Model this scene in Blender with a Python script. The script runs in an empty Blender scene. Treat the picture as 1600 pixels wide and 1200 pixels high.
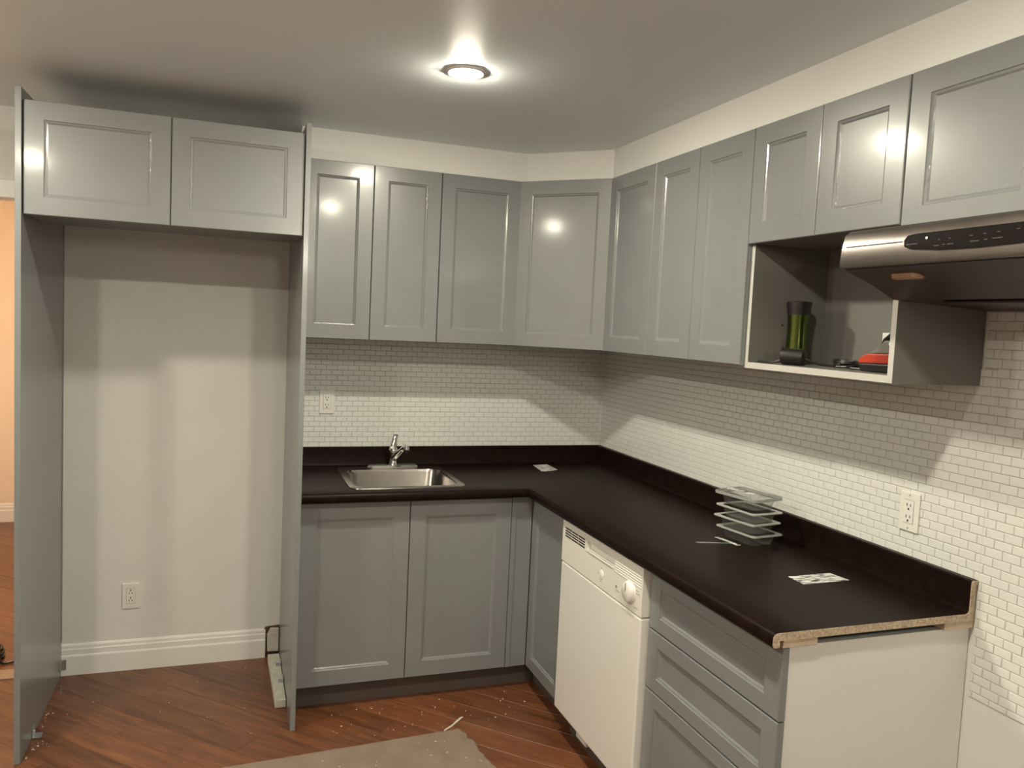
import bpy, bmesh, math, random
from mathutils import Vector, Matrix
random.seed(7)
sc = bpy.context.scene
COL = sc.collection

# ------------------------------------------------------------------ camera
CAM = dict(loc=(-1.8861, -3.8255, 1.6164), yaw=.344, pit=-.0731, rol=.0474, f=1244.7)
cam_d = bpy.data.cameras.new('camera'); cam_d.sensor_width = 36; cam_d.lens = CAM['f'] / 1600 * 36
cam_d.clip_start = .02
cam = bpy.data.objects.new('camera', cam_d); COL.objects.link(cam); sc.camera = cam
_y, _p, _r = CAM['yaw'], CAM['pit'], CAM['rol']
_f = Vector((math.sin(_y) * math.cos(_p), math.cos(_y) * math.cos(_p), math.sin(_p)))
_rt = Vector((math.cos(_y), -math.sin(_y), 0)); _u = _rt.cross(_f)
_r2 = _rt * math.cos(_r) + _u * math.sin(_r); _u2 = _u * math.cos(_r) - _rt * math.sin(_r)
cam.matrix_world = Matrix(((_r2.x, _u2.x, -_f.x, CAM['loc'][0]), (_r2.y, _u2.y, -_f.y, CAM['loc'][1]),
                           (_r2.z, _u2.z, -_f.z, CAM['loc'][2]), (0, 0, 0, 1)))

# ------------------------------------------------------------------ world, exposure, lamp settings
w = bpy.data.worlds.new('world'); sc.world = w; w.use_nodes = True
w.node_tree.nodes['Background'].inputs[0].default_value = (.9, .75, .6, 1)
w.node_tree.nodes['Background'].inputs[1].default_value = .02
sc.view_settings.view_transform = 'Standard'; sc.view_settings.look = 'None'
sc.view_settings.exposure = 0.0; sc.view_settings.gamma = 1.0
sc.view_settings.use_curve_mapping = False
sc.cycles.use_denoising = True
sc.cycles.max_bounces = 10; sc.cycles.diffuse_bounces = 6
LAMP_COL = (1.0, .92, .73); LAMP_POW = 960.0; FILL_POW = 70.0
HALL_COL = (1.0, .82, .62); HALL_POW = 1150.0
LAMPS = [(-1.195, -1.326), (-1.22, -2.68), (-2.93, -1.42), (-2.91, -2.68)]

# ------------------------------------------------------------------ dimensions (metres; back wall y=0, right wall x=0)
ZC = 2.41
DC, YE, ZCT, ZB, TB = .6488, -2.30, .914, 1.003, .026
DU, ZU, ZT, CC = .3233, 1.5224, 2.2795, .6234
XM, XL, YP, ZP, PT = -1.611, -2.545, -.7387, 2.3256, .0192
ROOM_X, ROOM_Y = -4.1, -6.6

# ------------------------------------------------------------------ materials
def mat(name, col, rough=.5, metal=0., var=0., vscale=20., bump=0., bscale=200., coat=0., spec=.5, stretch=None):
    m = bpy.data.materials.new(name); m.use_nodes = True
    nt = m.node_tree; b = nt.nodes['Principled BSDF']
    b.inputs['Base Color'].default_value = (*col, 1); b.inputs['Roughness'].default_value = rough
    b.inputs['Metallic'].default_value = metal; b.inputs['Specular IOR Level'].default_value = spec
    b.inputs['Coat Weight'].default_value = coat; b.inputs['Coat Roughness'].default_value = .115
    if var or bump:
        tc = nt.nodes.new('ShaderNodeTexCoord'); mp = nt.nodes.new('ShaderNodeMapping')
        if stretch: mp.inputs['Scale'].default_value = stretch
        nt.links.new(tc.outputs['Object'], mp.inputs[0])
    if var:
        n = nt.nodes.new('ShaderNodeTexNoise'); n.inputs['Scale'].default_value = vscale; n.inputs['Detail'].default_value = 6
        r = nt.nodes.new('ShaderNodeValToRGB')
        r.color_ramp.elements[0].position = .3; r.color_ramp.elements[1].position = .7
        r.color_ramp.elements[0].color = (*[c * (1 - var) for c in col], 1)
        r.color_ramp.elements[1].color = (*[min(1, c * (1 + var)) for c in col], 1)
        nt.links.new(mp.outputs[0], n.inputs['Vector']); nt.links.new(n.outputs['Fac'], r.inputs[0])
        nt.links.new(r.outputs[0], b.inputs['Base Color'])
    if bump:
        n2 = nt.nodes.new('ShaderNodeTexNoise'); n2.inputs['Scale'].default_value = bscale; n2.inputs['Detail'].default_value = 3
        bp = nt.nodes.new('ShaderNodeBump'); bp.inputs['Strength'].default_value = bump; bp.inputs['Distance'].default_value = .002
        nt.links.new(mp.outputs[0], n2.inputs['Vector']); nt.links.new(n2.outputs['Fac'], bp.inputs['Height'])
        nt.links.new(bp.outputs[0], b.inputs['Normal'])
    return m

def emit(name, col, s):
    m = bpy.data.materials.new(name); m.use_nodes = True
    b = m.node_tree.nodes['Principled BSDF']
    b.inputs['Base Color'].default_value = (.9, .9, .9, 1)
    b.inputs['Emission Color'].default_value = (*col, 1); b.inputs['Emission Strength'].default_value = s
    return m

def clear_plastic(name):
    m = bpy.data.materials.new(name); m.use_nodes = True; nt = m.node_tree
    out = nt.nodes['Material Output']; nt.nodes.remove(nt.nodes['Principled BSDF'])
    t = nt.nodes.new('ShaderNodeBsdfTransparent'); t.inputs[0].default_value = (.93, .94, .93, 1)
    g = nt.nodes.new('ShaderNodeBsdfPrincipled'); g.inputs['Base Color'].default_value = (.42, .42, .40, 1)
    g.inputs['Roughness'].default_value = .12
    lw = nt.nodes.new('ShaderNodeLayerWeight'); lw.inputs['Blend'].default_value = .35
    mr = nt.nodes.new('ShaderNodeMapRange'); mr.inputs['To Min'].default_value = .015; mr.inputs['To Max'].default_value = .22
    mx = nt.nodes.new('ShaderNodeMixShader')
    nt.links.new(lw.outputs['Facing'], mr.inputs['Value']); nt.links.new(mr.outputs[0], mx.inputs[0])
    nt.links.new(t.outputs[0], mx.inputs[1]); nt.links.new(g.outputs[0], mx.inputs[2])
    nt.links.new(mx.outputs[0], out.inputs[0])
    return m

def wood_mat(name, c1, c2, rough):
    m = bpy.data.materials.new(name); m.use_nodes = True; nt = m.node_tree; b = nt.nodes['Principled BSDF']
    tc = nt.nodes.new('ShaderNodeTexCoord'); mp = nt.nodes.new('ShaderNodeMapping')
    oi = nt.nodes.new('ShaderNodeObjectInfo')
    mp.inputs['Scale'].default_value = (2.2, 26, 26)
    nt.links.new(tc.outputs['Object'], mp.inputs[0])
    ad = nt.nodes.new('ShaderNodeVectorMath'); ad.operation = 'ADD'
    ml = nt.nodes.new('ShaderNodeMath'); ml.operation = 'MULTIPLY'; ml.inputs[1].default_value = 37.
    cb = nt.nodes.new('ShaderNodeCombineXYZ')
    nt.links.new(oi.outputs['Random'], ml.inputs[0]); nt.links.new(ml.outputs[0], cb.inputs[0]); nt.links.new(ml.outputs[0], cb.inputs[1])
    nt.links.new(mp.outputs[0], ad.inputs[0]); nt.links.new(cb.outputs[0], ad.inputs[1])
    n = nt.nodes.new('ShaderNodeTexNoise'); n.inputs['Scale'].default_value = 1.6; n.inputs['Detail'].default_value = 8
    n.inputs['Roughness'].default_value = .65; n.inputs['Distortion'].default_value = .8
    nt.links.new(ad.outputs[0], n.inputs['Vector'])
    r = nt.nodes.new('ShaderNodeValToRGB'); r.color_ramp.elements[0].position = .32; r.color_ramp.elements[1].position = .72
    r.color_ramp.elements[0].color = (*c1, 1); r.color_ramp.elements[1].color = (*c2, 1)
    nt.links.new(n.outputs['Fac'], r.inputs[0])
    hv = nt.nodes.new('ShaderNodeHueSaturation')
    mr = nt.nodes.new('ShaderNodeMapRange'); mr.inputs['To Min'].default_value = .82; mr.inputs['To Max'].default_value = 1.18
    nt.links.new(oi.outputs['Random'], mr.inputs['Value']); nt.links.new(mr.outputs[0], hv.inputs['Value'])
    nt.links.new(r.outputs[0], hv.inputs['Color']); nt.links.new(hv.outputs[0], b.inputs['Base Color'])
    b.inputs['Roughness'].default_value = rough
    bp = nt.nodes.new('ShaderNodeBump'); bp.inputs['Strength'].default_value = .12; bp.inputs['Distance'].default_value = .001
    nt.links.new(n.outputs['Fac'], bp.inputs['Height']); nt.links.new(bp.outputs[0], b.inputs['Normal'])
    return m

def print_mat(name):
    m = bpy.data.materials.new(name); m.use_nodes = True; nt = m.node_tree; b = nt.nodes['Principled BSDF']
    tc = nt.nodes.new('ShaderNodeTexCoord'); mp = nt.nodes.new('ShaderNodeMapping'); mp.inputs['Scale'].default_value = (22, 130, 1)
    n = nt.nodes.new('ShaderNodeTexNoise'); n.inputs['Scale'].default_value = 1; n.inputs['Detail'].default_value = 2
    r = nt.nodes.new('ShaderNodeValToRGB'); r.color_ramp.interpolation = 'LINEAR'
    r.color_ramp.elements[0].position = .42; r.color_ramp.elements[0].color = (.06, .06, .055, 1)
    r.color_ramp.elements[1].position = .50; r.color_ramp.elements[1].color = (.70, .70, .68, 1)
    nt.links.new(tc.outputs['Object'], mp.inputs[0]); nt.links.new(mp.outputs[0], n.inputs['Vector'])
    nt.links.new(n.outputs['Fac'], r.inputs[0]); nt.links.new(r.outputs[0], b.inputs['Base Color'])
    b.inputs['Roughness'].default_value = .6
    return m

M = dict(
    wall=mat('wall_paint', (.74, .74, .72), .55, var=.02, vscale=4, bump=.08, bscale=160),
    ceil=mat('ceiling_paint', (.82, .90, .95), .45, bump=.06, bscale=90),
    taupe=mat('taupe_paint', (.66, .62, .58), .6, bump=.05),
    hall=mat('hall_paint', (.86, .74, .60), .6, bump=.05),
    trim=mat('trim_paint', (.80, .80, .78), .4, bump=.04, bscale=60),
    cab=mat('grey_cabinet_foil', (.205, .219, .226), .32, var=.03, vscale=6, bump=.03, bscale=40, coat=.38),
    bead=mat('grey_moulding_foil', (.205, .219, .226), .22, bump=.55, bscale=95, coat=.6),
    carc=mat('grey_carcass', (.165, .160, .150), .5),
    lite=mat('pale_melamine_edge', (.50, .50, .47), .5),
    white=mat('white_melamine', (.78, .78, .76), .45),
    kick=mat('toe_kick_grey', (.095, .075, .068), .55),
    enamel=mat('white_enamel', (.80, .79, .76), .28, coat=.3),
    enamel2=mat('white_plastic', (.78, .77, .73), .35),
    slot=mat('dark_slot', (.02, .015, .012), .6),
    seam=mat('grey_seam', (.30, .29, .27), .6),
    counter=mat('dark_laminate', (.010, .0045, .0035), .38, var=.35, vscale=30, bump=.05, bscale=400, spec=.10),
    chip=mat('particleboard', (.50, .40, .29), .85, var=.38, vscale=160, bump=.4, bscale=260),
    pine=mat('raw_strip_wood', (.55, .44, .32), .8, var=.2, vscale=30),
    tile=mat('white_glazed_tile', (.74, .75, .73), .16, coat=.3),
    grout=mat('grey_grout', (.46, .45, .42), .8),
    steel=mat('brushed_steel', (.38, .35, .325), .22, 1., bump=.05, bscale=60, stretch=(1, 1, 14)),
    steel_h=mat('smudged_steel', (.25, .22, .205), .34, 1., var=.15, vscale=7, bump=.03, bscale=60),
    chrome=mat('chrome', (.72, .71, .70), .10, 1.),
    zinc=mat('zinc_bracket', (.60, .66, .68), .32, 1.),
    black=mat('black_plastic', (.012, .010, .010), .35),
    blackg=mat('black_gloss', (.006, .004, .004), .5, spec=.05),
    hoodin=mat('dark_hood_underside', (.030, .014, .011), .4),
    lens_glint=mat('orange_glint_lens', (.34, .20, .12), .12),  # orange reflection on the hood lens, put into its base colour
    dim=mat('dim_print', (.07, .06, .06), .5), plate=mat('satin_chrome', (.70, .70, .68), .32, 1.), rim=mat('frosted_rim', (.33, .35, .335), .15),
    green=mat('green_metal', (.12, .155, .045), .16, 1.),
    red=mat('red_plastic', (.46, .05, .025), .35),
    grey=mat('grey_plastic', (.20, .19, .18), .4),
    mark=mat('grey_print', (.25, .24, .22), .6),
    dot=mat('white_mark', (.85, .85, .82), .4),
    card=mat('grey_brown_board', (.215, .160, .122), .8, var=.14, vscale=9, bump=.2, bscale=60),
    flake=mat('plaster_flake', (.62, .57, .50), .8),
    dirt=mat('bare_brown_plaster', (.10, .055, .04), .9, var=.4, vscale=60, bump=.5, bscale=80),
    oldw=mat('whitewashed_wood', (.58, .56, .50), .7, var=.12, vscale=40),
    label=print_mat('printed_label'), clear=clear_plastic('clear_plastic'),
    wood=wood_mat('floor_laminate', (.082, .027, .012), (.215, .082, .034), .32),
    lamp=emit('lamp_lens', LAMP_COL, LAMP_POW), hlamp=emit('hall_lamp_lens', HALL_COL, HALL_POW),
    thresh=mat('threshold_strip', (.30, .20, .13), .5),
)

# ------------------------------------------------------------------ mesh helpers
class MB:
    def __init__(s): s.v = []; s.f = []
    def add(s, v, f):
        o = len(s.v); s.v += [tuple(p) for p in v]; s.f += [tuple(i + o for i in q) for q in f]; return s
    def box(s, x0, x1, y0, y1, z0, z1):
        x0, x1 = sorted((x0, x1)); y0, y1 = sorted((y0, y1)); z0, z1 = sorted((z0, z1))
        return s.add([(x, y, z) for z in (z0, z1) for y in (y0, y1) for x in (x0, x1)],
                     [(0, 2, 3, 1), (4, 5, 7, 6), (0, 1, 5, 4), (2, 6, 7, 3), (0, 4, 6, 2), (1, 3, 7, 5)])
    def loops(s, L, cap0=True, cap1=True):
        n = len(L[0]); v = [p for l in L for p in l]; f = []
        for k in range(len(L) - 1):
            for i in range(n):
                j = (i + 1) % n
                f.append((k * n + i, k * n + j, (k + 1) * n + j, (k + 1) * n + i))
        if cap0: f.append(tuple(range(n - 1, -1, -1)))
        if cap1: f.append(tuple((len(L) - 1) * n + i for i in range(n)))
        return s.add(v, f)
    def tube(s, path, r, n=10):
        path = [Vector(p) for p in path]; L = []; up = Vector((0, 0, 1)); pu = None
        for i, p in enumerate(path):
            t = (path[min(i + 1, len(path) - 1)] - path[max(i - 1, 0)]).normalized()
            if pu is None:
                a = up if abs(t.z) < .9 else Vector((1, 0, 0)); pu = (a - t * a.dot(t)).normalized()
            else: pu = (pu - t * pu.dot(t)).normalized()
            b = t.cross(pu); rr = r[i] if isinstance(r, (list, tuple)) else r
            L.append([p + (pu * math.cos(2 * math.pi * k / n) + b * math.sin(2 * math.pi * k / n)) * rr for k in range(n)])
        return s.loops(L)
    def lathe(s, c, prof, n=24, axis='z'):
        L = []
        for (r, h) in prof:
            ring = []
            for k in range(n):
                a = 2 * math.pi * k / n; ca, sa = math.cos(a) * r, math.sin(a) * r
                ring.append({'z': (c[0] + ca, c[1] + sa, c[2] + h), 'x': (c[0] + h, c[1] + ca, c[2] + sa),
                             'y': (c[0] + sa, c[1] + h, c[2] + ca)}[axis])
            L.append(ring)
        return s.loops(L)
    def build(s, name, m, parent=None, bevel=0., smooth=False, seg=2):
        o_ = root_loc(parent)
        me = bpy.data.meshes.new(name); me.from_pydata([(x - o_[0], y - o_[1], z - o_[2]) for x, y, z in s.v], [], s.f)
        bm = bmesh.new(); bm.from_mesh(me); bmesh.ops.recalc_face_normals(bm, faces=bm.faces); bm.to_mesh(me); bm.free()
        me.materials.append(M[m]); o = bpy.data.objects.new(name, me); COL.objects.link(o)
        if parent: o.parent = parent
        if smooth:
            for p in me.polygons: p.use_smooth = True
            md = o.modifiers.new('split', 'EDGE_SPLIT'); md.split_angle = math.radians(38)
        if bevel:
            b = o.modifiers.new('bevel', 'BEVEL'); b.width = bevel; b.segments = seg; b.limit_method = 'ANGLE'; b.angle_limit = .6
        return o

def root_loc(o):
    if o is None: return (0, 0, 0)
    p = Vector((0, 0, 0))
    while o: p = p + o.location; o = o.parent
    return p
def tag(o, label, cat, group=None, kind=None):
    o['label'] = label; o['category'] = cat
    if group: o['group'] = group
    if kind: o['kind'] = kind
    return o
def thing(name, label, cat, loc, group=None):
    o = bpy.data.objects.new(name, None); COL.objects.link(o); o.location = loc; o.empty_display_size = .05
    return tag(o, label, cat, group)
def struct(o): o['kind'] = 'structure'; return o
def copy_tree(o, parent=None):
    c = o.copy(); COL.objects.link(c); c.parent = parent
    for ch in list(o.children): copy_tree(ch, c)
    return c
def rrect(cx, cy, w, d, r, z, n=4, rot=0.):
    pts = []
    for qx, qy, a0 in ((1, 1, 0), (-1, 1, 90), (-1, -1, 180), (1, -1, 270)):
        for k in range(n + 1):
            a = math.radians(a0 + 90 * k / n)
            pts.append((qx * (w / 2 - r) + r * math.cos(a), qy * (d / 2 - r) + r * math.sin(a)))
    c, s_ = math.cos(rot), math.sin(rot)
    return [(cx + x * c - y * s_, cy + x * s_ + y * c, z) for x, y in pts]

# ------------------------------------------------------------------ 2D clipping for planks
def clip(poly, nx, ny, k):          # keep nx*x+ny*y <= k
    out = []
    for i in range(len(poly)):
        a, b = poly[i], poly[(i + 1) % len(poly)]
        da, db = nx * a[0] + ny * a[1] - k, nx * b[0] + ny * b[1] - k
        if da <= 0: out.append(a)
        if (da < 0 < db) or (db < 0 < da):
            t = da / (da - db); out.append((a[0] + (b[0] - a[0]) * t, a[1] + (b[1] - a[1]) * t))
    return out
def area(p): return .5 * sum(p[i][0] * p[(i + 1) % len(p)][1] - p[(i + 1) % len(p)][0] * p[i][1] for i in range(len(p)))
def inset(p, d):
    q = list(p)
    for i in range(len(p)):
        a, b = p[i], p[(i + 1) % len(p)]; ex, ey = b[0] - a[0], b[1] - a[1]; l = math.hypot(ex, ey)
        if l < 1e-5: continue
        nx, ny = ey / l, -ex / l
        q = clip(q, nx, ny, nx * a[0] + ny * a[1] - d)
        if len(q) < 3: return None
    return q

# ================================================================== STRUCTURE
HY = 2.85                                            # far wall of the next room
OPX0, OPX1, OPZ = -3.55, -2.665, 2.04                # doorway in the back wall
floor = struct(MB().box(ROOM_X - .1, .1, ROOM_Y - .1, HY + .1, -.06, -.008).build('floor', 'wood'))
A45 = math.radians(-45); ca, sa = math.cos(A45), math.sin(A45)
PW, PL = .126, 1.38
k0, k1 = -70, 40
for k in range(k0, k1):
    off = random.random() * PL
    for j in range(-8, 8):
        u0, u1 = j * PL + off, (j + 1) * PL + off; v0, v1 = k * PW, (k + 1) * PW
        poly = [(u0, v0), (u1, v0), (u1, v1), (u0, v1)]
        # clip to the L-shaped plan: kitchen, or the strip of the next room behind the doorway
        def toclip(p, x0, x1, y0, y1):
            p = clip(p, ca, -sa, x1); p = p and clip(p, -ca, sa, -x0)
            p = p and clip(p, sa, ca, y1); p = p and clip(p, -sa, -ca, -y0)
            return p
        whole = toclip(poly, ROOM_X, 0, ROOM_Y, 0)
        hallp = toclip(poly, -3.7, -2.3, 0, HY)
        for q in (whole, hallp):
            if not q or len(q) < 3 or abs(area(q)) < .004: continue
            if area(q) < 0: q = q[::-1]
            qi = inset(q, .0011)
            cx = sum(p[0] for p in q) / len(q); cy = sum(p[1] for p in q) / len(q)
            mb = MB()
            n = len(q)
            if not qi or len(qi) != n: qi = [(cx + (p[0] - cx) * .99, cy + (p[1] - cy) * .98) for p in q]
            mb.loops([[(p[0] - cx, p[1] - cy, -.0079) for p in q], [(p[0] - cx, p[1] - cy, -.0012) for p in q],
                      [(p[0] - cx, p[1] - cy, 0) for p in qi]], cap0=False)
            o = mb.build('plank', 'wood', None)
            o.parent = floor; o.location = (cx * ca - cy * sa, cx * sa + cy * ca, 0); o.rotation_euler = (0, 0, A45)

wb = MB().box(OPX1, .1, 0, .1, -.008, ZC + .05).box(ROOM_X - .1, OPX0, 0, .1, -.008, ZC + .05).box(OPX0, OPX1, 0, .1, OPZ, ZC + .05)
wall_back = struct(wb.build('wall_back', 'wall'))
wall_right = struct(MB().box(0, .1, ROOM_Y - .1, 0, -.008, ZC + .05).build('wall_right', 'wall'))
struct(MB().box(ROOM_X - .1, ROOM_X, ROOM_Y, 0, -.008, ZC + .05).build('wall_left', 'taupe'))
struct(MB().box(ROOM_X - .1, 0, ROOM_Y - .1, ROOM_Y, -.008, ZC + .05).build('wall_front', 'taupe'))
struct(MB().box(ROOM_X - .1, .1, ROOM_Y - .1, .1, ZC, ZC + .1).build('ceiling', 'ceil'))
struct(MB().box(-3.8, -2.2, HY, HY + .1, -.008, 2.5).build('wall_hall_back', 'hall'))
struct(MB().box(-2.3, -2.2, .1, HY, -.008, 2.5).build('wall_hall_right', 'hall'))
struct(MB().box(-3.8, -3.7, .1, HY, -.008, 2.5).build('wall_hall_left', 'hall'))
struct(MB().box(-3.8, -2.2, .1, HY + .1, 2.5, 2.6).build('ceiling_hall', 'hall'))
# soffit above the wall cabinets (back, diagonal, right)
DS, CS = .3011, .5976
sof = [(XM, 0), (XM, -DS), (-CS, -DS), (-DS, -CS), (-DS, -3.05), (0, -3.05), (0, 0)]
struct(MB().loops([[(x, y, ZT + .001) for x, y in sof], [(x, y, ZC) for x, y in sof]]).build('wall_soffit', 'wall'))
# casing of the doorway
struct(MB().box(OPX0 - .07, OPX1 + .07, -.015, 0, OPZ, OPZ + .075).box(OPX1, OPX1 + .07, -.015, 0, 0, OPZ)
       .box(OPX0 - .07, OPX0, -.015, 0, 0, OPZ).build('trim_1', 'trim', bevel=.004))
struct(MB().box(OPX0, OPX1, 0, .1, 0, .006).build('trim_2', 'thresh', bevel=.003))
def baseboard(name, pts, m='trim'):       # profile swept along x at wall y, facing -y
    x0, x1, y, = pts
    prof = [(0, 0), (.016, 0), (.016, .082), (.0145, .087), (.0115, .090), (.011, .112), (.008, .117), (.007, .128), (.0035, .135), (0, .137)]
    return struct(MB().loops([[(x, y - d, z) for d, z in prof] for x in (x0, x1)]).build(name, m))
baseboard('baseboard_back', (XL + .001, -1.694, 0))
baseboard('baseboard_hall', (-3.7, -2.3, HY))

# mosaic tile
PH, PWT, TG, TT = .0246, .0508, .0018, .0042
TW, TH = PWT - TG, PH - TG
def tile_mesh():
    a, b, i = TW / 2, TH / 2, .0012
    v = [(-a, 0, -b), (a, 0, -b), (a, 0, b), (-a, 0, b), (-a, -TT + .0012, -b), (a, -TT + .0012, -b), (a, -TT + .0012, b), (-a, -TT + .0012, b),
         (-a + i, -TT, -b + i), (a - i, -TT, -b + i), (a - i, -TT, b - i), (-a + i, -TT, b - i)]
    f = [(0, 1, 5, 4), (1, 2, 6, 5), (2, 3, 7, 6), (3, 0, 4, 7), (4, 5, 9, 8), (5, 6, 10, 9), (6, 7, 11, 10), (7, 4, 8, 11), (8, 9, 10, 11)]
    me = bpy.data.meshes.new('tile'); me.from_pydata(v, [], f); me.materials.append(M['tile']); return me
TM = tile_mesh(); CAMV = Vector(CAM['loc'])
def tile_wall(parent, regions, tow, rz, n_single, vis, z_org):
    full, cut = [], []
    for (a0, a1, z0, z1) in regions:
        r0 = int(math.floor((z0 - z_org) / PH)); r1 = int(math.ceil((z1 - z_org) / PH))
        for r in range(r0, r1):
            zc0, zc1 = z_org + r * PH + TG / 2, z_org + (r + 1) * PH - TG / 2
            sh = (r % 2) * PWT / 2
            for c in range(int(math.floor((a0 - sh) / PWT)) - 1, int(math.ceil((a1 - sh) / PWT)) + 1):
                l, h = c * PWT + sh + TG / 2, (c + 1) * PWT + sh - TG / 2
                cl, ch, cz0, cz1 = max(l, a0), min(h, a1), max(zc0, z0), min(zc1, z1)
                if ch - cl < .004 or cz1 - cz0 < .004: continue
                if cl > l + 1e-6 or ch < h - 1e-6 or cz0 > zc0 + 1e-6 or cz1 < zc1 - 1e-6: cut.append((cl, ch, cz0, cz1))
                else: full.append(((cl + ch) / 2, (cz0 + cz1) / 2))
    full.sort(key=lambda t: (not vis(*t), (Vector(tow(t[0], 0, t[1])) - CAMV).length))
    for a, z in full[:n_single]:
        o = bpy.data.objects.new('tile', TM); COL.objects.link(o); o.parent = parent
        jit = random.uniform(-.0003, .0003)
        o.location = tow(a, jit, z); o.rotation_euler = (random.uniform(-.012, .012), 0, rz + random.uniform(-.008, .008))
    rest = [(a - TW / 2, a + TW / 2, z - TH / 2, z + TH / 2) for a, z in full[n_single:]] + cut
    mb = MB(); i = .0012
    for l, h, z0, z1 in rest:
        d = TT + random.uniform(-.0003, .0003)
        mb.loops([[tow(*p) for p in ((l, 0, z0), (h, 0, z0), (h, 0, z1), (l, 0, z1))],
                  [tow(*p) for p in ((l, d - i, z0), (h, d - i, z0), (h, d - i, z1), (l, d - i, z1))],
                  [tow(*p) for p in ((l + i, d, z0 + i), (h - i, d, z0 + i), (h - i, d, z1 - i), (l + i, d, z1 - i))]], cap0=False)
    o = mb.build('tile_field', 'tile', parent); o['kind'] = 'stuff'
RB = [(0, 1.60, ZB - .004, 1.56)]
tile_wall(wall_back, RB, lambda a, d, z: (-a, -d, z), 0, 300, lambda a, z: 1.0 < z < 1.47 and a < 1.55, ZB - .004)
RR = [(0.006, 2.302, ZB - .004, 1.56), (2.302, 3.10, .688, 1.745), (2.262, 2.302, 1.56, 1.745)]
tile_wall(wall_right, RR, lambda a, d, z: (-d, -a, z), -math.pi / 2, 300, lambda a, z: a < 2.46 and (z < 1.49 or a > 2.27), ZB - .004)
MB().box(-1.60, 0, -.0018, 0, ZB - .004, 1.56).build('grout', 'grout', wall_back)
MB().box(-.010, -.0045, -.010, -.0045, ZB, 1.522).build('corner_strip', 'trim', wall_right, bevel=.001)
g = MB(); [g.box(-.0018, 0, -a1, -a0, z0, z1) for a0, a1, z0, z1 in RR]; g.build('grout', 'grout', wall_right)

# ================================================================== CABINETS
def frame_pts(o, U, N):
    o, U, N = Vector(o), Vector(U), Vector(N)
    return lambda u, n, z: tuple(o + U * u + N * n + Vector((0, 0, z)))
def shaker(parent, name, o, U, N, wd, h, fw=.062, th=.0195, m='cab', fz=None, pname='panel'):
    """one door / drawer front: moulded frame mesh with its recessed panel as a child"""
    P = frame_pts(o, U, N); g_ = .0016; fz = fz or fw
    def ring(iu, iz, n): return [P(iu, n, iz), P(wd - iu, n, iz), P(wd - iu, n, h - iz), P(iu, n, h - iz)]
    mb = MB()
    mb.loops([ring(fw, fz, 0), ring(g_, g_, 0), ring(g_, g_, th - .002), ring(g_ + .002, g_ + .002, th), ring(fw, fz, th), ring(fw, fz, 0)], False, False)
    d = mb.build(name, m, parent)
    MB().loops([ring(fw, fz, 0), ring(fw, fz, th), ring(fw + .0015, fz + .0015, th - .003), ring(fw + .007, fz + .007, th - .0045), ring(fw + .012, fz + .012, th - .0085),
                ring(fw + .012, fz + .012, 0), ring(fw, fz, 0)], False, False).build('moulding', 'bead', d)
    pb = MB(); pb.loops([ring(fw + .0115, fz + .0115, th - .014), ring(fw + .0115, fz + .0115, th - .0082)])
    pb.build(pname, m, d)
    return d
Z3 = (0, 0, 1)
def cab_box(parent, x0, x1, y0, y1, z0, z1, m='carc', name='body'): return MB().box(x0, x1, y0, y1, z0, z1).build(name, m, parent, bevel=.001)
BK = DU - .0198     # face plane of upper boxes
# --- back wall uppers
t = thing('wall_cabinet', 'grey two-door wall cabinet beside the tall panel, left of the single-door cabinet', 'cabinet', (-1.307, -.16, ZU))
cab_box(t, -1.609, -1.0045, -BK, -.005, ZU + .002, ZT)
shaker(t, 'door', (-1.609, -BK, ZU), (1, 0, 0), (0, -1, 0), .3035, ZT - ZU)
shaker(t, 'door', (-1.3055, -BK, ZU), (1, 0, 0), (0, -1, 0), .3015, ZT - ZU)
t = thing('wall_cabinet', 'grey single-door wall cabinet between the two-door one and the diagonal corner cabinet', 'cabinet', (-.81, -.16, ZU))
cab_box(t, -1.0035, -CC - .001, -BK, -.005, ZU + .002, ZT)
shaker(t, 'door', (-1.0035, -BK, ZU), (1, 0, 0), (0, -1, 0), 1.0035 - CC - .003, ZT - ZU)
# --- diagonal corner upper
t = thing('corner_cabinet', 'grey diagonal corner wall cabinet with one door set across the corner', 'cabinet', (-.3, -.3, ZU))
e = .0195 * .7071
pl = [(-.005, -.005), (-CC + .001, -.005), (-CC + .001, -BK), (-BK, -CC + .001), (-.005, -CC + .001)]
MB().loops([[(x, y, ZU + .002) for x, y in pl], [(x, y, ZT) for x, y in pl]]).build('body', 'carc', t, bevel=.001)
s2 = math.sqrt(.5); dl = math.hypot(CC - BK, CC - BK)
shaker(t, 'door', (-CC + .001, -BK - .001, ZU), (s2, -s2, 0), (-s2, -s2, 0), dl - .003, ZT - ZU)
# --- right wall uppers (u runs towards -y)
def rdoor(t, y0, y1, z0, z1, **k): return shaker(t, 'door', (-BK, y0, z0), (0, -1, 0), (-1, 0, 0), y0 - y1, z1 - z0, **k)
B1, B2, B3, B4, B5 = -1.018, -1.3275, -1.640, -1.9475, -2.2565
t = thing('wall_cabinet', 'grey single-door wall cabinet beside the diagonal corner cabinet on the long tiled wall', 'cabinet', (-.16, -.82, ZU))
cab_box(t, -BK, -.005, B1 + .0005, -CC - .001, ZU + .002, ZT)
rdoor(t, -CC - .003, B1, ZU, ZT)
t = thing('wall_cabinet', 'grey wall cabinet with two tall narrow doors, next to the open niche', 'cabinet', (-.16, -1.33, ZU))
cab_box(t, -BK, -.005, B3 + .0005, B1 - .0005, ZU + .002, ZT)
rdoor(t, B1, B2, ZU, ZT); rdoor(t, B2, B3, ZU, ZT)
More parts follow.
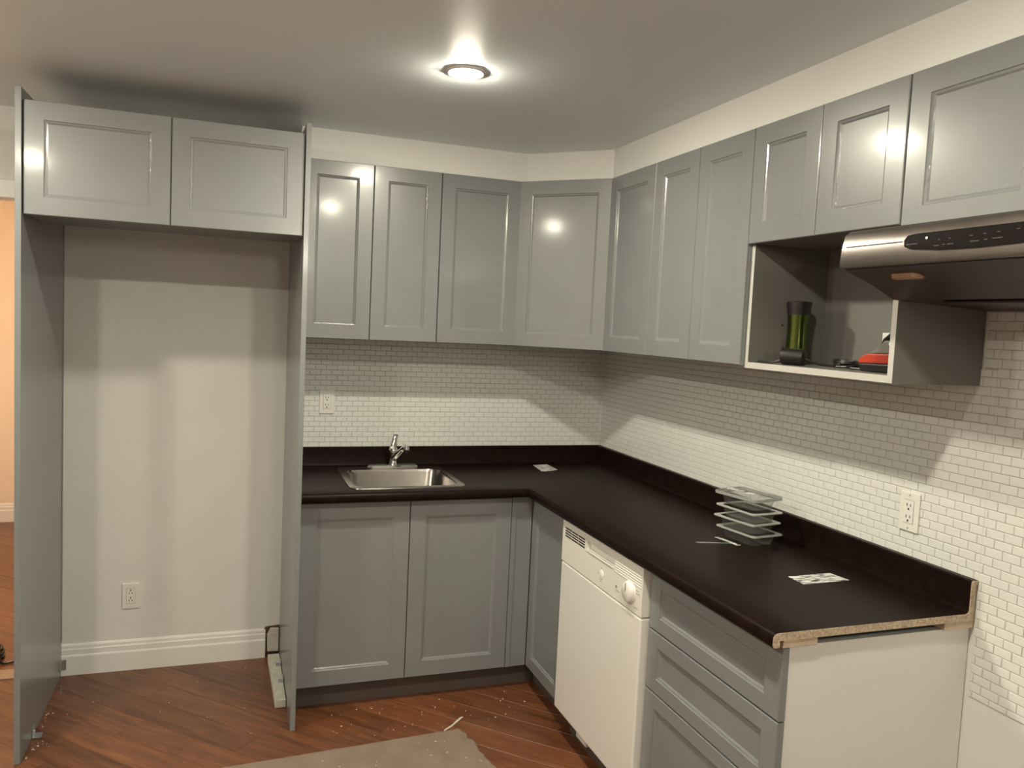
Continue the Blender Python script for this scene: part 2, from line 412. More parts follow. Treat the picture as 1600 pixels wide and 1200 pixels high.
# --- niche cabinet
ZS, ZN = 1.911, 1.516; NR = -2.254
t = thing('niche_cabinet', 'grey wall cabinet with two short doors above an open shelf niche', 'cabinet', (-.16, -1.95, ZN))
cab_box(t, -BK, -.005, NR, B3 - .0005, ZS + .002, ZT)
rdoor(t, B3, B4, ZS, ZT); rdoor(t, B4, B5 + .001, ZS, ZT)
p_ = .0165
MB().box(-BK, -.005, B3 - .0005, B3 - p_, ZN, ZS + .002).build('side_panel', 'carc', t)
MB().box(-BK, -.005, NR, NR + p_, ZN, ZS + .002).build('side_panel', 'carc', t)
MB().box(-BK, -.005, NR + p_, B3 - p_, ZN, ZN + .019).build('shelf', 'carc', t)
MB().box(-.011, -.005, NR + p_, B3 - p_, ZN + .019, ZS + .002).build('back_panel', 'carc', t)
eb = MB().box(-BK - .0012, -BK, B3 - .0005, B3 - p_, ZN, ZS - .003).box(-BK - .0012, -BK, NR, NR + p_, ZN, ZS - .003).box(-BK - .0012, -BK, NR + p_, B3 - p_, ZN, ZN + .019)
o = eb.build('edge_band', 'lite', t); o['label'] = 'pale front edge banding'
MB().lathe((-.18, B3 - p_ - .0006, 1.66), [(.004, 0), (.004, .0008)], 10, 'y').build('peg_hole', 'slot', t)
# --- cabinet above hood
t = thing('hood_cabinet', 'grey wall cabinet with wide short doors above the range hood', 'cabinet', (-.16, -2.64, ZS))
cab_box(t, -BK, -.005, -3.02, NR - .002, ZS - .02, ZT)
rdoor(t, B5 - .001, -2.638, ZS - .022, ZT); rdoor(t, -2.638, -3.02, ZS - .022, ZT)

# --- fridge surround
YF = -.726; ZFT, ZFB = 2.2906, 1.911
t = thing('fridge_cabinet', 'grey two-door bridge cabinet hung high between the two tall panels', 'cabinet', (-2.09, -.55, ZFB))
cab_box(t, XL + .002, XM - PT - .002, YF + .0195, -.40, ZFB + .002, ZFT - .002)
xg = -2.0879
shaker(t, 'door', (XL + .001, YF + .0195, ZFB), (1, 0, 0), (0, -1, 0), xg - XL - .001, ZFT - ZFB)
shaker(t, 'door', (xg, YF + .0195, ZFB), (1, 0, 0), (0, -1, 0), XM - PT - .001 - xg, ZFT - ZFB)
def bracket(parent, x, y, z, sx):
    MB().box(x, x + sx * .003, y - .02, y + .02, z, z + .036).box(x, x + sx * .03, y - .02, y + .02, z, z + .003) \
        .lathe((x + sx * .003, y, z + .02), [(.006, 0), (.006, sx * .004), (.003, sx * .005)], 8, 'x').build('bracket', 'zinc', parent, bevel=.001)
t = thing('tall_panel', 'tall grey panel at the open end of the fridge alcove, beside the doorway', 'panel', (XL - PT / 2, -.37, 0))
MB().box(XL - PT, XL, YP, -.017, .001, ZP).build('board', 'cab', t, bevel=.0012)
MB().box(XL - .0005, XL + .002, -.017, -.0005, .15, ZP).build('scribe_strip', 'cab', t)
bracket(t, XL, -.54, .001, 1)
MB().box(XL, XL + .022, -.022, -.018, .03, .075).box(XL, XL + .003, -.05, -.018, .03, .075).build('bracket', 'zinc', t, bevel=.001)
t = thing('tall_panel', 'tall grey panel between the fridge alcove and the sink cabinet', 'panel', (XM - PT / 2, -.37, 0))
MB().box(XM - PT, XM, YP, -.001, .001, ZP).build('board', 'cab', t, bevel=.0012)

# white board and broken wall end in the alcove corner
t = thing('white_batten', 'short whitewashed wooden batten lying along the foot of the tall panel', 'board', (-1.66, -.3, 0))
MB().add([(-1.684, -.06, .001), (-1.632, -.06, .001), (-1.6325, -.535, .001), (-1.676, -.535, .001),
          (-1.684, -.06, .034), (-1.632, -.06, .034), (-1.6325, -.535, .034), (-1.676, -.535, .034)],
         [(0, 1, 2, 3), (4, 5, 6, 7), (0, 1, 5, 4), (1, 2, 6, 5), (2, 3, 7, 6), (3, 0, 4, 7)]).build('board', 'oldw', t, bevel=.002)
for yy in (-.19, -.36):
    MB().box(-1.6555, -1.6335, yy - .016, yy + .016, .0342, .037).box(-1.6355, -1.6325, yy - .016, yy + .016, .037, .062) \
        .lathe((-1.646, yy, .037), [(.005, 0), (.005, .003)], 8).build('bracket', 'zinc', t, bevel=.0008)
t = thing('wall_stub', 'rough broken wall end with old whitewashed stub beside the cut baseboard', 'wall patch', (-1.66, -.01, 0))
random.seed(3)
ring = [(-1.700 + random.uniform(-.006, .006), z) for z in [i * .0145 for i in range(11)]]
pts = [(x, z) for x, z in ring] + [(-1.632, .15), (-1.632, .001)]
pts[0] = (-1.692, .001)
MB().loops([[(x, -.004, z) for x, z in pts], [(x, -.0005, z) for x, z in pts]]).build('bare_patch', 'dirt', t)
MB().add([(-1.684, -.004, .03), (-1.634, -.004, .028), (-1.634, -.004, .138), (-1.672, -.004, .141), (-1.686, -.004, .11),
          (-1.684, -.02, .03), (-1.634, -.02, .028), (-1.634, -.02, .138), (-1.672, -.02, .141), (-1.686, -.02, .11)],
         [(0, 1, 2, 3, 4), (5, 6, 7, 8, 9), (0, 1, 6, 5), (1, 2, 7, 6), (2, 3, 8, 7), (3, 4, 9, 8), (4, 0, 5, 9)]).build('stub', 'oldw', t, bevel=.002)

# --- base cabinets
ZD, ZDT, ZBT = .103, .872, .874; DD = .602; BF = DD - .0195
def toe(parent, *a): return MB().box(*a).build('toe_kick', 'kick', parent)
t = thing('sink_cabinet', 'grey two-door base cabinet under the sink', 'cabinet', (-1.155, -.3, 0))
MB().box(-1.609, -1.592, -BF, -.02, ZD, ZBT).box(-.718, -.7025, -BF, -.02, ZD, ZBT).box(-1.592, -.718, -BF, -.02, ZD, ZD + .016) \
    .box(-1.592, -.718, -.03, -.02, ZD + .016, ZBT).box(-1.592, -.718, -BF, -BF + .016, ZBT - .05, ZBT).build('body', 'carc', t)
shaker(t, 'door', (-1.608, -BF, ZD), (1, 0, 0), (0, -1, 0), 1.608 - 1.1541, ZDT - ZD - .004, fw=.068)
shaker(t, 'door', (-1.1541, -BF, ZD), (1, 0, 0), (0, -1, 0), 1.1541 - .7024, ZDT - ZD - .004, fw=.068)
toe(t, -1.609, -.7025, -.545, -.53, .0005, ZD - .001)
t = thing('corner_base_cabinet', 'grey corner base cabinet with one narrow door beside the dishwasher', 'cabinet', (-.3, -.5, 0))
MB().box(-.585, -.02, -.985, -.02, ZD, ZBT).build('body', 'carc', t, bevel=.001)
MB().box(-.7015, -.68, -.6, -BF, ZD, ZDT).box(-.68, -.6055, -.596, -BF + .004, ZD, ZDT).build('filler', 'cab', t, bevel=.001)
shaker(t, 'door', (-.5852, -.5995, ZD), (0, -1, 0), (-1, 0, 0), .985 - .5995, ZDT - ZD - .004, fw=.055)
MB().box(-.7015, -.541, -.545, -.53, .0005, ZD - .001).box(-.541, -.526, -.985, -.545, .0005, ZD - .001).build('toe_kick', 'kick', t)
t = thing('drawer_cabinet', 'grey three-drawer base cabinet at the cut end of the counter', 'cabinet', (-.3, -1.97, 0))
MB().box(-.5855, -.02, -2.271, -1.652, ZD, ZBT).build('body', 'carc', t)
o = MB().box(-.5875, -.003, -2.287, -2.2712, .001, ZBT - .002).build('end_panel', 'white', t, bevel=.001); o['label'] = 'plain white end panel'
for z0, z1 in ((.683, ZDT - .002), (.489, .6815), (ZD, .4875)):
    shaker(t, 'drawer_front', (-.5878, -1.652, z0), (0, -1, 0), (-1, 0, 0), 2.291 - 1.652, z1 - z0, fw=.062, fz=.046)
toe(t, -.541, -.526, -2.271, -1.652, .0005, ZD - .001)

# --- countertop
prof = [(.0045, ZB), (TB - .004, ZB), (TB, ZB - .004), (TB, ZCT + .010), (TB + .003, ZCT + .003), (TB + .010, ZCT), (.15, ZCT), (.535, ZCT),
        (DC - .014, ZCT), (DC - .005, ZCT - .003), (DC - .001, ZCT - .009), (DC, ZCT - .016), (DC, ZCT - .03), (DC - .004, ZCT - .036), (DC - .016, ZCT - .037), (DC - .020, ZCT - .034),
        (DC - .020, ZCT - .020), (.535, ZCT - .020), (.15, ZCT - .020), (.016, ZCT - .020), (.016, ZB - .014), (.0045, ZB - .014)]
SX0, SX1 = -1.378, -.925
t = thing('countertop', 'dark brown laminate L-shaped countertop with raised back lip and raw cut end', 'countertop', (-.5, -.5, ZCT))
st = [lambda d: (XM + .001, -d), lambda d: (SX0, -d), lambda d: (SX1, -d), lambda d: (-d, -d), lambda d: (-d, YE)]
mb = MB(); n = len(prof)
for s_ in st: mb.v += [(*s_(d), z) for d, z in prof]
for k in range(4):
    for i in range(n):
        if k == 1 and i in (6, 17): continue
        j = (i + 1) % n; mb.f.append((k * n + i, k * n + j, (k + 1) * n + j, (k + 1) * n + i))
mb.f += [tuple(range(n)), tuple(4 * n + i for i in range(n))]
for i, j in ((6, 18), (7, 17)): mb.f.append((n + i, 2 * n + i, 2 * n + j, n + j))
for k in (1, 2): mb.f.append((k * n + 6, k * n + 7, k * n + 17, k * n + 18))
mb.build('worktop', 'counter', t, smooth=True)
pe = [(d - (.0008 if d > .6 else 0), z - (.0008 if z > .9 else 0)) for d, z in prof]
o = MB().loops([[(-d, YE - .0015, z) for d, z in pe], [(-d, YE + .0003, z) for d, z in pe]]).build('cut_end', 'chip', t); o['label'] = 'raw particleboard cut end'
o = MB().box(-.616, -.515, YE + .001, YE + .06, ZBT, ZCT - .0205).build('support_strip', 'pine', t, bevel=.001)
o = MB().box(-.105, -.005, YE + .001, YE + .06, ZBT, ZCT - .0205).build('support_strip', 'pine', t, bevel=.001)
MB().box(-.0155, -.0047, YE + .001, YE + .05, ZCT - .02, ZB - .015).build('back_strip', 'pine', t)
v = Vector((-.03, -.03, 0)); 
MB().add([(-.030, -.0305, ZCT + .0003), (-.0305, -.030, ZCT + .0003), (-DC + .012, -DC + .0125, ZCT + .0003), (-DC + .0125, -DC + .012, ZCT + .0003)], [(0, 1, 3, 2)]) \
    .add([(-.0285, -.031, ZCT + .0004), (-.031, -.0285, ZCT + .0004), (-DC + .016, -DC + .0172, ZCT + .0004), (-DC + .0172, -DC + .016, ZCT + .0004)], [(0, 1, 2, 3)]).build('mitre_seam', 'slot', t)

# --- dishwasher
t = thing('dishwasher', 'white built-in dishwasher with vented control panel and round dial', 'dishwasher', (-.32, -1.32, 0))
Y0, Y1, FX = -1.000, -1.645, -.632
MB().box(-.585, -.03, Y1 + .004, Y0 - .004, .06, .868).build('body', 'enamel2', t)
MB().box(FX, -.586, Y1, Y0, .112, .704).build('door_panel', 'enamel', t, bevel=.006, seg=3)
pp = MB(); yh0, yh1, zh0, zh1 = -1.222, -1.445, .812, .844
pp.box(FX, -.586, Y1, Y0, .709, zh0).box(FX, -.586, yh0, Y0, zh0, zh1).box(FX, -.586, Y1, yh1, zh0, zh1).box(FX, -.586, Y1, Y0, zh1, .868).box(FX + .018, -.586, yh1, yh0, zh0, zh1)
cp = pp.build('control_panel', 'enamel2', t)
MB().box(-.60, -.586, Y1 + .01, Y0 - .01, .7035, .7095).build('seam_strip', 'seam', t)
for k in range(4):
    z = .809 + k * .0100
    for j in range(3):
        ya = -1.026 - j * .061; MB().box(FX - .0006, FX + .003, ya - .057, ya, z, z + .0056).build('vent_slot', 'slot', cp)
for k in range(5):
    z = .80 + k * .0085
    MB().box(FX - .0016, FX + .001, -1.635, -1.452, z, z + .0045).build('ridge', 'enamel2', cp, bevel=.001)
MB().box(FX - .003, FX + .006, -1.44, -1.226, .806, .812).build('handle_lip', 'enamel', cp, bevel=.002)
MB().box(FX + .012, FX + .0175, -1.443, -1.425, .834, .842).build('latch', 'slot', cp)
MB().lathe((FX, -1.352, .757), [(.017, .001), (.017, -.001), (.013, -.0025)], 20, 'x').build('badge', 'dot', cp, smooth=True)
kn = MB().lathe((FX, -1.565, .768), [(.037, .001), (.037, -.003), (.034, -.005), (.032, -.015), (.028, -.018)], 28, 'x').build('dial', 'enamel', t, smooth=True)
MB().box(FX - .0195, FX - .0175, -1.567, -1.563, .770, .797).build('pointer', 'mark', kn)
mk = MB()
for (y, z, a, b) in ((-1.467, .752, .010, .009), (-1.480, .740, .028, .002), (-1.520, .778, .012, .002), (-1.612, .785, .020, .002), (-1.617, .776, .026, .002), (-1.610, .728, .024, .002), (-1.352, .781, .014, .002), (-1.352, .733, .014, .002), (-1.330, .757, .006, .002), (-1.374, .757, .006, .002)):
    mk.box(FX - .0007, FX + .001, y - a / 2, y + a / 2, z - b / 2, z + b / 2)
mk.build('printed_marks', 'mark', cp)['kind'] = 'stuff'
MB().box(-.56, -.545, Y1 + .01, Y0 - .01, .0005, .105).build('toe_panel', 'kick', t)
MB().box(-.575, -.5605, -1.19, -1.10, .03, .1115).build('leg_bracket', 'enamel2', t)

# --- range hood
HY0, HY1 = -2.262, -3.018
t = thing('range_hood', 'stainless steel under-cabinet range hood with black control strip and dark underside', 'range hood', (-.25, -2.64, 1.72))
hp = [(-.005, 1.888), (-.30, 1.888), (-.44, 1.886), (-.478, 1.880), (-.492, 1.868), (-.4995, 1.835), (-.503, 1.800), (-.500, 1.792), (-.485, 1.790)]
hb = [(-.485, 1.790), (-.40, 1.760), (-.33, 1.728), (-.005, 1.716)]
mb = MB(); mb.loops([[(x, y, z) for x, z in hp + hb[1:]] for y in (HY0, HY1)])
mb.build('shell', 'steel_h', t, smooth=True)
mb = MB(); mb.loops([[(x, y, z) for x, z in [(a, b - .0006) for a, b in hb] + [(a, b - .003) for a, b in hb[::-1]]] for y in (HY0 - .001, HY1 + .001)])
mb.build('underside', 'hoodin', t)
ring = [(-2.455, 1.828), (-2.470, 1.8215), (-2.55, 1.814), (-2.64, 1.812), (-2.73, 1.814), (-2.81, 1.8215), (-2.825, 1.828), (-2.829, 1.842), (-2.822, 1.852), (-2.80, 1.8545), (-2.48, 1.8545), (-2.458, 1.852), (-2.451, 1.842)]
def hx(z): return -.4995 + (z - 1.835) * (.0075 / .033) if z > 1.835 else -.503 + (z - 1.80) * .1
cs = MB().loops([[(hx(z) - .003, y, z) for y, z in ring], [(hx(z) + .001, y, z) for y, z in ring]]).build('control_strip', 'blackg', t)
MB().box(hx(1.84) - .002, hx(1.84) + .001, -2.445, -2.275, 1.8395, 1.8412).build('front_crease', 'steel', t)
MB().lathe((hx(1.84) - .003, -2.512, 1.8425), [(.0028, 0), (.0028, -.001)], 10, 'x').build('white_dot', 'dot', cs)  # small plain white disc on the control strip
mk = MB()
for y, z, a in ((-2.475, 1.832, .03), (-2.54, 1.824, .014), (-2.558, 1.825, .006), (-2.574, 1.825, .014), (-2.545, 1.836, .006), (-2.57, 1.837, .006), (-2.63, 1.826, .02), (-2.655, 1.827, .007), (-2.68, 1.828, .022), (-2.62, 1.838, .007), (-2.65, 1.839, .007), (-2.68, 1.840, .007), (-2.72, 1.842, .007)):
    mk.box(hx(z) - .0036, hx(z) - .0028, y - a / 2, y + a / 2, z - .0008, z + .0008)
mk.build('printed_marks', 'dim', cs)['kind'] = 'stuff'
LZ = 1.772
MB().loops([rrect(-.435, -2.408, .040, .086, .0195, 1.776, 6), rrect(-.435, -2.408, .038, .084, .0185, 1.766, 6), rrect(-.435, -2.408, .024, .07, .0115, 1.763, 6)]).build('lamp_cover', 'lens_glint', t, smooth=True)
MB().box(-.30, -.06, -2.90, -2.38, 1.716, 1.7225).build('grease_filter', 'hoodin', t, bevel=.002)

# --- sink and faucet
t = thing('sink', 'square stainless steel drop-in sink set in the dark countertop', 'sink', (-1.152, -.34, ZCT))
cx, cy = -1.152, -.335
L = [rrect(cx, cy, .502, .478, .045, ZCT + .0004), rrect(cx, cy, .500, .476, .045, ZCT + .004), rrect(cx, cy, .488, .464, .042, ZCT + .0058), rrect(cx, cy - .024, .446, .376, .058, ZCT + .0045),
     rrect(cx, cy - .024, .436, .366, .056, ZCT - .006), rrect(cx, cy - .024, .420, .350, .060, ZCT - .145), rrect(cx, cy - .024, .396, .326, .055, ZCT - .165), rrect(cx, cy - .024, .30, .24, .05, ZCT - .170)]
MB().loops(L, cap0=False).build('basin', 'steel', t, smooth=True)
MB().lathe((cx, cy - .03, ZCT - .1698), [(.042, 0), (.042, .003), (.030, .0035), (.026, .001)], 20).build('drain', 'chrome', t, smooth=True)
t = thing('faucet', 'single-lever chrome faucet on an oblong deck plate behind the sink', 'faucet', (-1.141, -.125, ZCT))
fx, fy, fz = -1.141, -.125, ZCT + .0062
MB().loops([rrect(fx, fy, .242, .056, .027, fz, 6), rrect(fx, fy, .242, .056, .027, fz + .006, 6), rrect(fx, fy, .226, .042, .020, fz + .013, 6)]).build('deck_plate', 'plate', t, smooth=True)
MB().lathe((fx, fy, fz), [(.026, .012), (.022, .02), (.0195, .05), (.021, .07), (.021, .085), (.017, .096), (.008, .10)], 20).build('column', 'chrome', t, smooth=True)
sp = MB().tube([(fx + .002, fy - .005, fz + .040), (fx + .010, fy - .055, fz + .072), (fx + .020, fy - .11, fz + .104), (fx + .026, fy - .15, fz + .122), (fx + .028, fy - .164, fz + .119), (fx + .028, fy - .168, fz + .108)], [.014, .0135, .012, .012, .012, .011], 14).build('spout', 'chrome', t, smooth=True)
MB().lathe((fx + .028, fy - .168, fz + .097), [(.0115, 0), (.0115, .012), (.009, .014)], 14).build('aerator', 'black', sp, smooth=True)
lv = MB().loops([rrect(fx + a, fy + b, w_, d_, r_, fz + h) for a, b, w_, d_, r_, h in ((0, 0, .030, .034, .012, .088), (.000, .002, .032, .034, .012, .102), (.006, .006, .026, .024, .009, .13), (.012, .010, .024, .016, .007, .153), (.013, .011, .016, .010, .004, .157))]).build('lever', 'chrome', t, smooth=True)
MB().lathe((fx - .010, fy - .018, fz + .098), [(.007, 0), (.007, -.004), (.004, -.005)], 12, 'y').build('index_button', 'dot', lv)

# --- outlets
def outlet(label, o, U, N, flip=False):
    o = Vector(o); t = thing('outlet', label, 'outlet', tuple(o)); P = frame_pts(o, U, N)
    def q(u0, u1, z0, z1, n0, n1, name, m, par, bv=0):
        v = [P(u, n_, z) for z in (z0, z1) for n_ in (n0, n1) for u in (u0, u1)]
        return MB().add(v, [(0, 2, 3, 1), (4, 5, 7, 6), (0, 1, 5, 4), (2, 6, 7, 3), (0, 4, 6, 2), (1, 3, 7, 5)]).build(name, m, par, bevel=bv)
    q(-.035, .035, -.0575, .0575, 0, .006, 'cover_plate', 'enamel2', t, .0025)
    q(-.0178, .0178, -.0348, .0348, .0055, .0062, 'gap', 'seam', t)
    r = q(-.0168, .0168, -.0335, .0335, .0062, .0078, 'receptacle', 'enamel', t, .001)
    f_ = -1 if flip else 1
    for zc in (-.017, .017):
        q(-.0075, -.0050, zc + f_ * .003 - .0045, zc + f_ * .003 + .0045, .0076, .0082, 'slot', 'slot', r)
        q(.0050, .0075, zc + f_ * .003 - .0040, zc + f_ * .003 + .0040, .0076, .0082, 'slot', 'slot', r)
        q(-.0028, .0028, zc - f_ * .009 - .0028, zc - f_ * .009 + .0028, .0076, .0082, 'ground_hole', 'slot', r)
    for zc in (-.048, .048): q(-.0022, .0022, zc - .0022, zc + .0022, .0058, .0066, 'screw', 'zinc', t)
outlet('white wall outlet on the tiles beside the sink', (-1.442, -TT, 1.218), (1, 0, 0), (0, -1, 0))
outlet('white wall outlet on the tiles above the cut end of the counter', (-TT, -2.064, 1.131), (0, -1, 0), (-1, 0, 0))
outlet('white wall outlet low in the fridge alcove', (-2.273, -.0005, .336), (1, 0, 0), (0, -1, 0), True)
t = thing('switch_plate', 'small white plate at the back of the open niche', 'wall plate', (-.012, -1.955, 1.63))
MB().box(-.0165, -.0112, -1.99, -1.917, 1.58, 1.648).build('plate', 'enamel2', t, bevel=.0015)
MB().box(-.019, -.0163, -1.966, -1.944, 1.60, 1.63).build('toggle', 'enamel', t, bevel=.001)

# --- recessed lamps
def potlight(x, y, label, z=ZC, m='lamp', group='recessed ceiling lamps'):
    t = thing('recessed_light', label, 'ceiling light', (x, y, z), group)
    MB().lathe((x, y, z), [(.062, -.0003), (.062, -.004), (.055, -.007), (.050, -.0045), (.050, -.0003)], 36).build('trim_ring', 'dot', t, smooth=True)
    MB().lathe((x, y, z), [(.049, -.0006), (.049, -.0065), (.043, -.0110), (.028, -.0140), (.004, -.015)], 36).build('lens', m, t, smooth=True)
labs = ['round recessed ceiling lamp glowing near the back wall cabinets', 'round recessed ceiling lamp in the middle of the kitchen ceiling, beside the range hood',
        'round recessed ceiling lamp above the floor in front of the fridge alcove', 'round recessed ceiling lamp mid-ceiling on the doorway side']
for (x, y), l in zip(LAMPS, labs): potlight(x, y, l)
t = thing('fill_globe', 'added unseen fill globe hanging near the front wall', 'lamp', (-1.3, -5.4, ZC))  # added out of view as fill, brightens the counter's white end panel
M['globe'] = emit('fill_globe_glow', LAMP_COL, FILL_POW)
MB().lathe((-1.3, -5.4, 2.17), [(.004, -.12)] + [(.12 * math.sin(a / 12 * math.pi), -.12 * math.cos(a / 12 * math.pi)) for a in range(1, 12)] + [(.004, .12)], 28).build('globe', 'globe', t, smooth=True)
MB().lathe((-1.3, -5.4, 2.285), [(.03, 0), (.03, .02), (.006, .03), (.006, .105), (.05, .11), (.05, .1245)], 20).build('stem', 'zinc', t, smooth=True)
potlight(-3.0, 1.2, 'round warm ceiling lamp of the room behind the doorway', 2.5, 'hlamp')

# ================================================================== SMALL THINGS
CZ = ZCT + .0005
# clear containers, stacked
def container(i, x, y, z, rot, label, lid):
    t = thing('plastic_container', label, 'container', (x, y, z), 'clear plastic containers stacked on the counter')
    R_ = lambda w_, d_, r, h: rrect(x, y, w_, d_, r, z + h, 3, rot)
    MB().loops([R_(.092, .140, .014, 0), R_(.110, .160, .016, .034), R_(.108, .158, .016, .034), R_(.090, .138, .014, .0012)]).build('tray', 'clear', t)
    MB().loops([R_(.110, .160, .016, .0342), R_(.132, .186, .012, .0350), R_(.136, .190, .012, .0335), R_(.137, .191, .012, .0365), R_(.134, .188, .012, .0385), R_(.108, .158, .016, .0375)], False, False).build('rim', 'rim', t)
    if lid:
        MB().loops([R_(.128, .182, .012, .039), R_(.136, .190, .012, .0392), R_(.136, .190, .012, .043), R_(.112, .164, .012, .046), R_(.106, .158, .012, .052), R_(.100, .150, .010, .0525)]).build('lid', 'clear', t)
        MB().loops([R_(.134, .188, .012, .0395), R_(.1375, .1915, .012, .0395), R_(.1375, .1915, .012, .0435), R_(.134, .188, .012, .0435)], False, False).build('lid_edge', 'rim', t)
        c_, s_ = math.cos(rot), math.sin(rot)
        pts = [(-.048, -.062), (-.016, -.066), (-.016, .058), (-.048, .062)]
        MB().loops([[(x + a * c_ - b * s_, y + a * s_ + b * c_, z + h) for a, b in pts] for h in (.0527, .0532)]).build('sticker', 'label', t)
    return t
cl = ['bottom clear plastic container of the stack on the counter', 'second clear plastic container from the counter in the stack',
      'third clear plastic container from the counter, under the lidded one', 'lidded clear plastic container with a sticker, topmost of the stack']
for i in range(4):
    container(i, -.180 + (.004, -.004, -.006, .006)[i], -1.545 + (-.006, -.002, -.012, .012)[i], CZ + i * .0388, math.radians((8, 10, 7, 12)[i]), cl[i], i == 3)
# label sheets
def sheet(name, label, cat, quad, m, th=.0006, z=CZ):
    c = (sum(p[0] for p in quad) / 4, sum(p[1] for p in quad) / 4, z)
    t = thing(name, label, cat, c)
    MB().loops([[(x, y, z) for x, y in quad], [(x, y, z + th) for x, y in quad]]).build('sheet', m, t)
    return t
sheet('label_sheet', 'white printed label lying on the counter near its cut end', 'label', [(-.312, -1.932), (-.156, -1.928), (-.146, -1.999), (-.314, -2.004)], 'label')
sheet('label_sheet', 'white printed label lying on the counter in the corner right of the sink', 'label', [(-.415, -.094), (-.332, -.075), (-.336, -.235), (-.435, -.265)], 'label')
sheet('paper_strip', 'narrow white printed strip in front of the plastic containers', 'strip', [(-.278, -1.500), (-.262, -1.502), (-.246, -1.608), (-.262, -1.612)], 'label', .0006, CZ + .0008)
sheet('metal_strip', 'thin grey strip lying under the white paper strip', 'strip', [(-.380, -1.540), (-.378, -1.556), (-.260, -1.584), (-.262, -1.570)], 'zinc', .0007)

# niche contents
SZ = ZN + .0195
t = thing('travel_tumbler', 'green metal travel tumbler with black lid in the open niche', 'tumbler', (-.155, -1.715, SZ))
bx, by = -.155, -1.702
MB().lathe((bx, by, SZ), [(.030, 0), (.034, .003), (.0345, .05), (.033, .085), (.0325, .12), (.035, .160)], 28).build('cup', 'green', t, smooth=True)
MB().lathe((bx, by, SZ), [(.0355, .158), (.0355, .168), (.039, .192), (.039, .199), (.034, .201), (.032, .198)], 28).build('lid', 'black', t, smooth=True)
MB().tube([(bx - .014 - .02, by + .034 - .003, SZ + .060), (bx - .030, by + .032, SZ + .062), (bx - .034, by + .020, SZ + .058)], .002, 8).build('clip', 'zinc', t, smooth=True)
t = thing('charger_plug', 'chunky black round charger lying in front of the tumbler', 'charger', (-.25, -1.79, SZ))
MB().tube([(-.262, -1.765, SZ + .026), (-.258, -1.770, SZ + .026), (-.245, -1.795, SZ + .026), (-.225, -1.826, SZ + .026), (-.222, -1.83, SZ + .026)], [.018, .0255, .0255, .0255, .018], 20).build('housing', 'black', t, smooth=True)
MB().tube([(-.222, -1.828, SZ + .022), (-.205, -1.845, SZ + .012), (-.18, -1.86, SZ + .006), (-.15, -1.88, SZ + .004), (-.14, -1.915, SZ + .004), (-.16, -1.95, SZ + .004), (-.18, -1.975, SZ + .004), (-.175, -2.01, SZ + .004)], .0034, 8).build('cord', 'black', t, smooth=True)
MB().tube([(-.263, -1.763, SZ + .012), (-.275, -1.74, SZ + .004), (-.28, -1.70, SZ + .004), (-.275, -1.672, SZ + .004)], .003, 8).build('cord', 'black', t, smooth=True)
t = thing('cable_coil', 'loose black cable coil on the niche shelf between charger and red tool', 'cable', (-.15, -1.9, SZ))
pts = []
for k in range(64):
    a = k / 64 * 4.4 * 2 * math.pi
    pts.append((-.105 + math.cos(a) * (.030 + .004 * math.sin(k * .7)), -1.875 + math.sin(a) * (.040 + .005 * math.cos(k * .5)), SZ + .004 + .018 * k / 64))
MB().tube(pts, .0036, 8).build('cable', 'black', t, smooth=True)
t = thing('red_tool', 'red and grey handheld tool with black strap in the open niche', 'tool', (-.16, -2.10, SZ))
def slab(prof, y0, y1, name, m, bv=.004):
    MB().loops([[(x, y, z) for y, z in [(p, q) for p, q in prof]] for x in (y0, y1)]).build(name, m, t, bevel=bv)
slab([(-2.04, SZ + .001), (-2.205, SZ + .001), (-2.205, SZ + .026), (-2.035, SZ + .022)], -.21, -.12, 'base', 'black')
slab([(-2.026, SZ + .022), (-2.20, SZ + .027), (-2.20, SZ + .054), (-2.06, SZ + .050), (-2.035, SZ + .040)], -.206, -.124, 'red_shell', 'red')
slab([(-2.062, SZ + .0505), (-2.20, SZ + .0545), (-2.20, SZ + .092), (-2.11, SZ + .088)], -.198, -.132, 'grey_cap', 'grey')
MB().lathe((-.199, -2.138, SZ + .080), [(.007, .002), (.007, -.003)], 12, 'x').build('button', 'dot', t)
MB().tube([(-.165, -2.07, SZ + .058), (-.165, -2.082, SZ + .088), (-.165, -2.115, SZ + .112), (-.165, -2.16, SZ + .118), (-.165, -2.20, SZ + .105)], .008, 10).build('strap', 'black', t, smooth=True)

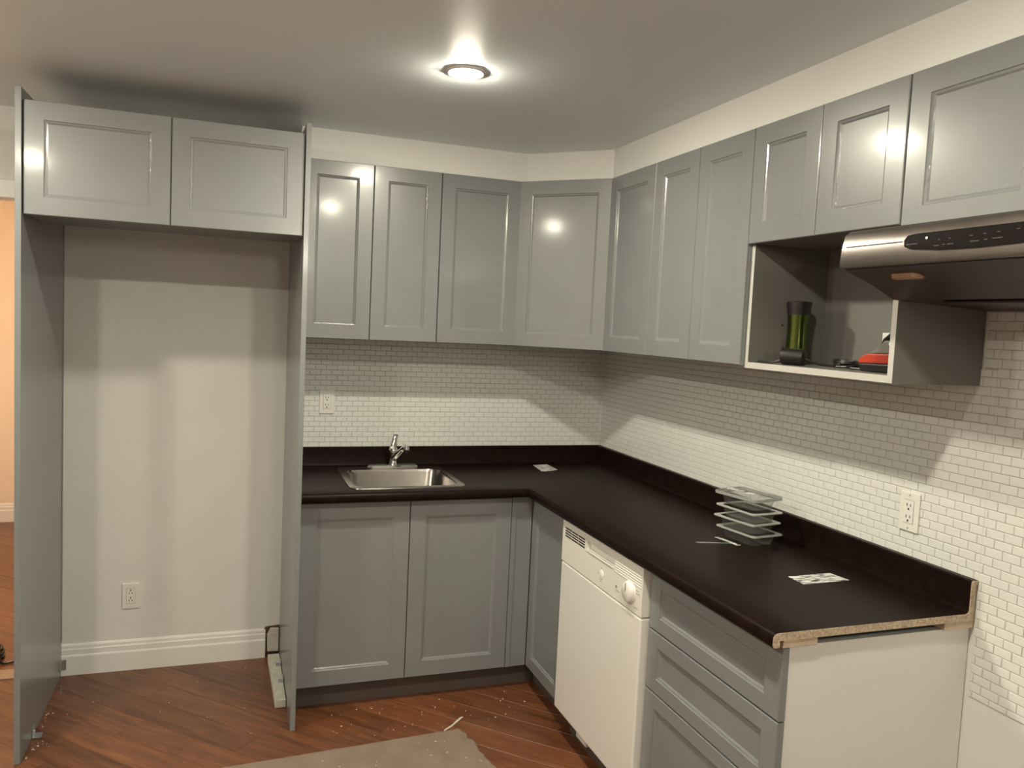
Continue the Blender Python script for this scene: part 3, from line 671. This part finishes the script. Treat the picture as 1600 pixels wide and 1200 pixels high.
# floor board, strip, flakes
random.seed(11)
top = [(-1.99 + i * .1, -.953 + .0063 * i + random.uniform(-.0015, .0015)) for i in range(11)]
edge = []
a, b = (-.985, -.888), (-.86, -1.62)
for i in range(40):
    f_ = (i + .2) / 40; edge.append((a[0] + (b[0] - a[0]) * f_ + random.uniform(-.008, .008), a[1] + (b[1] - a[1]) * f_))
pts = top + edge + [(-.86, -1.64), (-2.03, -1.70)]
t = thing('floor_board', 'grey-brown protective board with a torn edge lying on the wood floor', 'board', (-1.4, -1.25, 0))
MB().loops([[(x, y, .0005) for x, y in pts], [(x, y, .006) for x, y in pts]]).build('sheet', 'card', t)
t = thing('peeled_strip', 'thin pale peeled strip on the floor beside the torn board', 'strip', (-1.0, -.84, 0))
MB().tube([(-1.048, -.884, .003), (-1.01, -.857, .003), (-.985, -.833, .004), (-.962, -.812, .006), (-.950, -.806, .007)], [.0035, .004, .004, .005, .003], 6).build('strip', 'flake', t)
mb = MB()
def flake(x, y, z, s_):
    k = random.randint(3, 5); a0 = random.random() * 6
    ring = [(x + math.cos(a0 + i * 6.283 / k) * s_ * random.uniform(.5, 1.2), y + math.sin(a0 + i * 6.283 / k) * s_ * random.uniform(.5, 1.2)) for i in range(k)]
    mb.loops([[(p[0], p[1], z) for p in ring], [(x + (p[0] - x) * .7, y + (p[1] - y) * .7, z + s_ * .4) for p in ring]])
for _ in range(60): flake(random.uniform(-1.55, -.62), random.uniform(-.86, -.60), .0003, random.choice((.0015, .002, .0025, .004)))
for _ in range(46): flake(random.uniform(-2.5, -1.7), random.uniform(-.72, -.05), .0003, random.choice((.0012, .002, .003)))
for _ in range(30): flake(XL + abs(random.gauss(0, .02)) + .009, random.choice((random.uniform(-.7, -.58), random.uniform(-.5, -.1))), .0003, random.choice((.002, .003, .005)))
for _ in range(50): flake(random.uniform(-1.95, -.97), random.uniform(-1.25, -.95), .0062, random.choice((.0015, .002, .003, .004)))
o = mb.build('plaster_flakes', 'flake'); tag(o, 'pale plaster flakes scattered over the wood floor and board', 'debris', kind='stuff')
# cable coil in the next room
t = thing('power_cable', 'black coiled power cable on the floor just past the doorway', 'cable', (-2.87, .22, 0))
pts = []
for k in range(72):
    a = k / 72 * 4 * 2 * math.pi
    pts.append((-2.885 + math.cos(a) * (.062 + .006 * math.sin(k * .9)), .235 + math.sin(a) * (.075 + .006 * math.cos(k * .6)), .006 + .05 * k / 72))
MB().tube(pts, .006, 8).build('coil', 'black', t, smooth=True)
MB().tube([(-2.83, .20, .006), (-2.80, .165, .006), (-2.77, .178, .006), (-2.72, .21, .006), (-2.66, .22, .006), (-2.58, .20, .006)], .005, 8).build('lead', 'black', t, smooth=True)
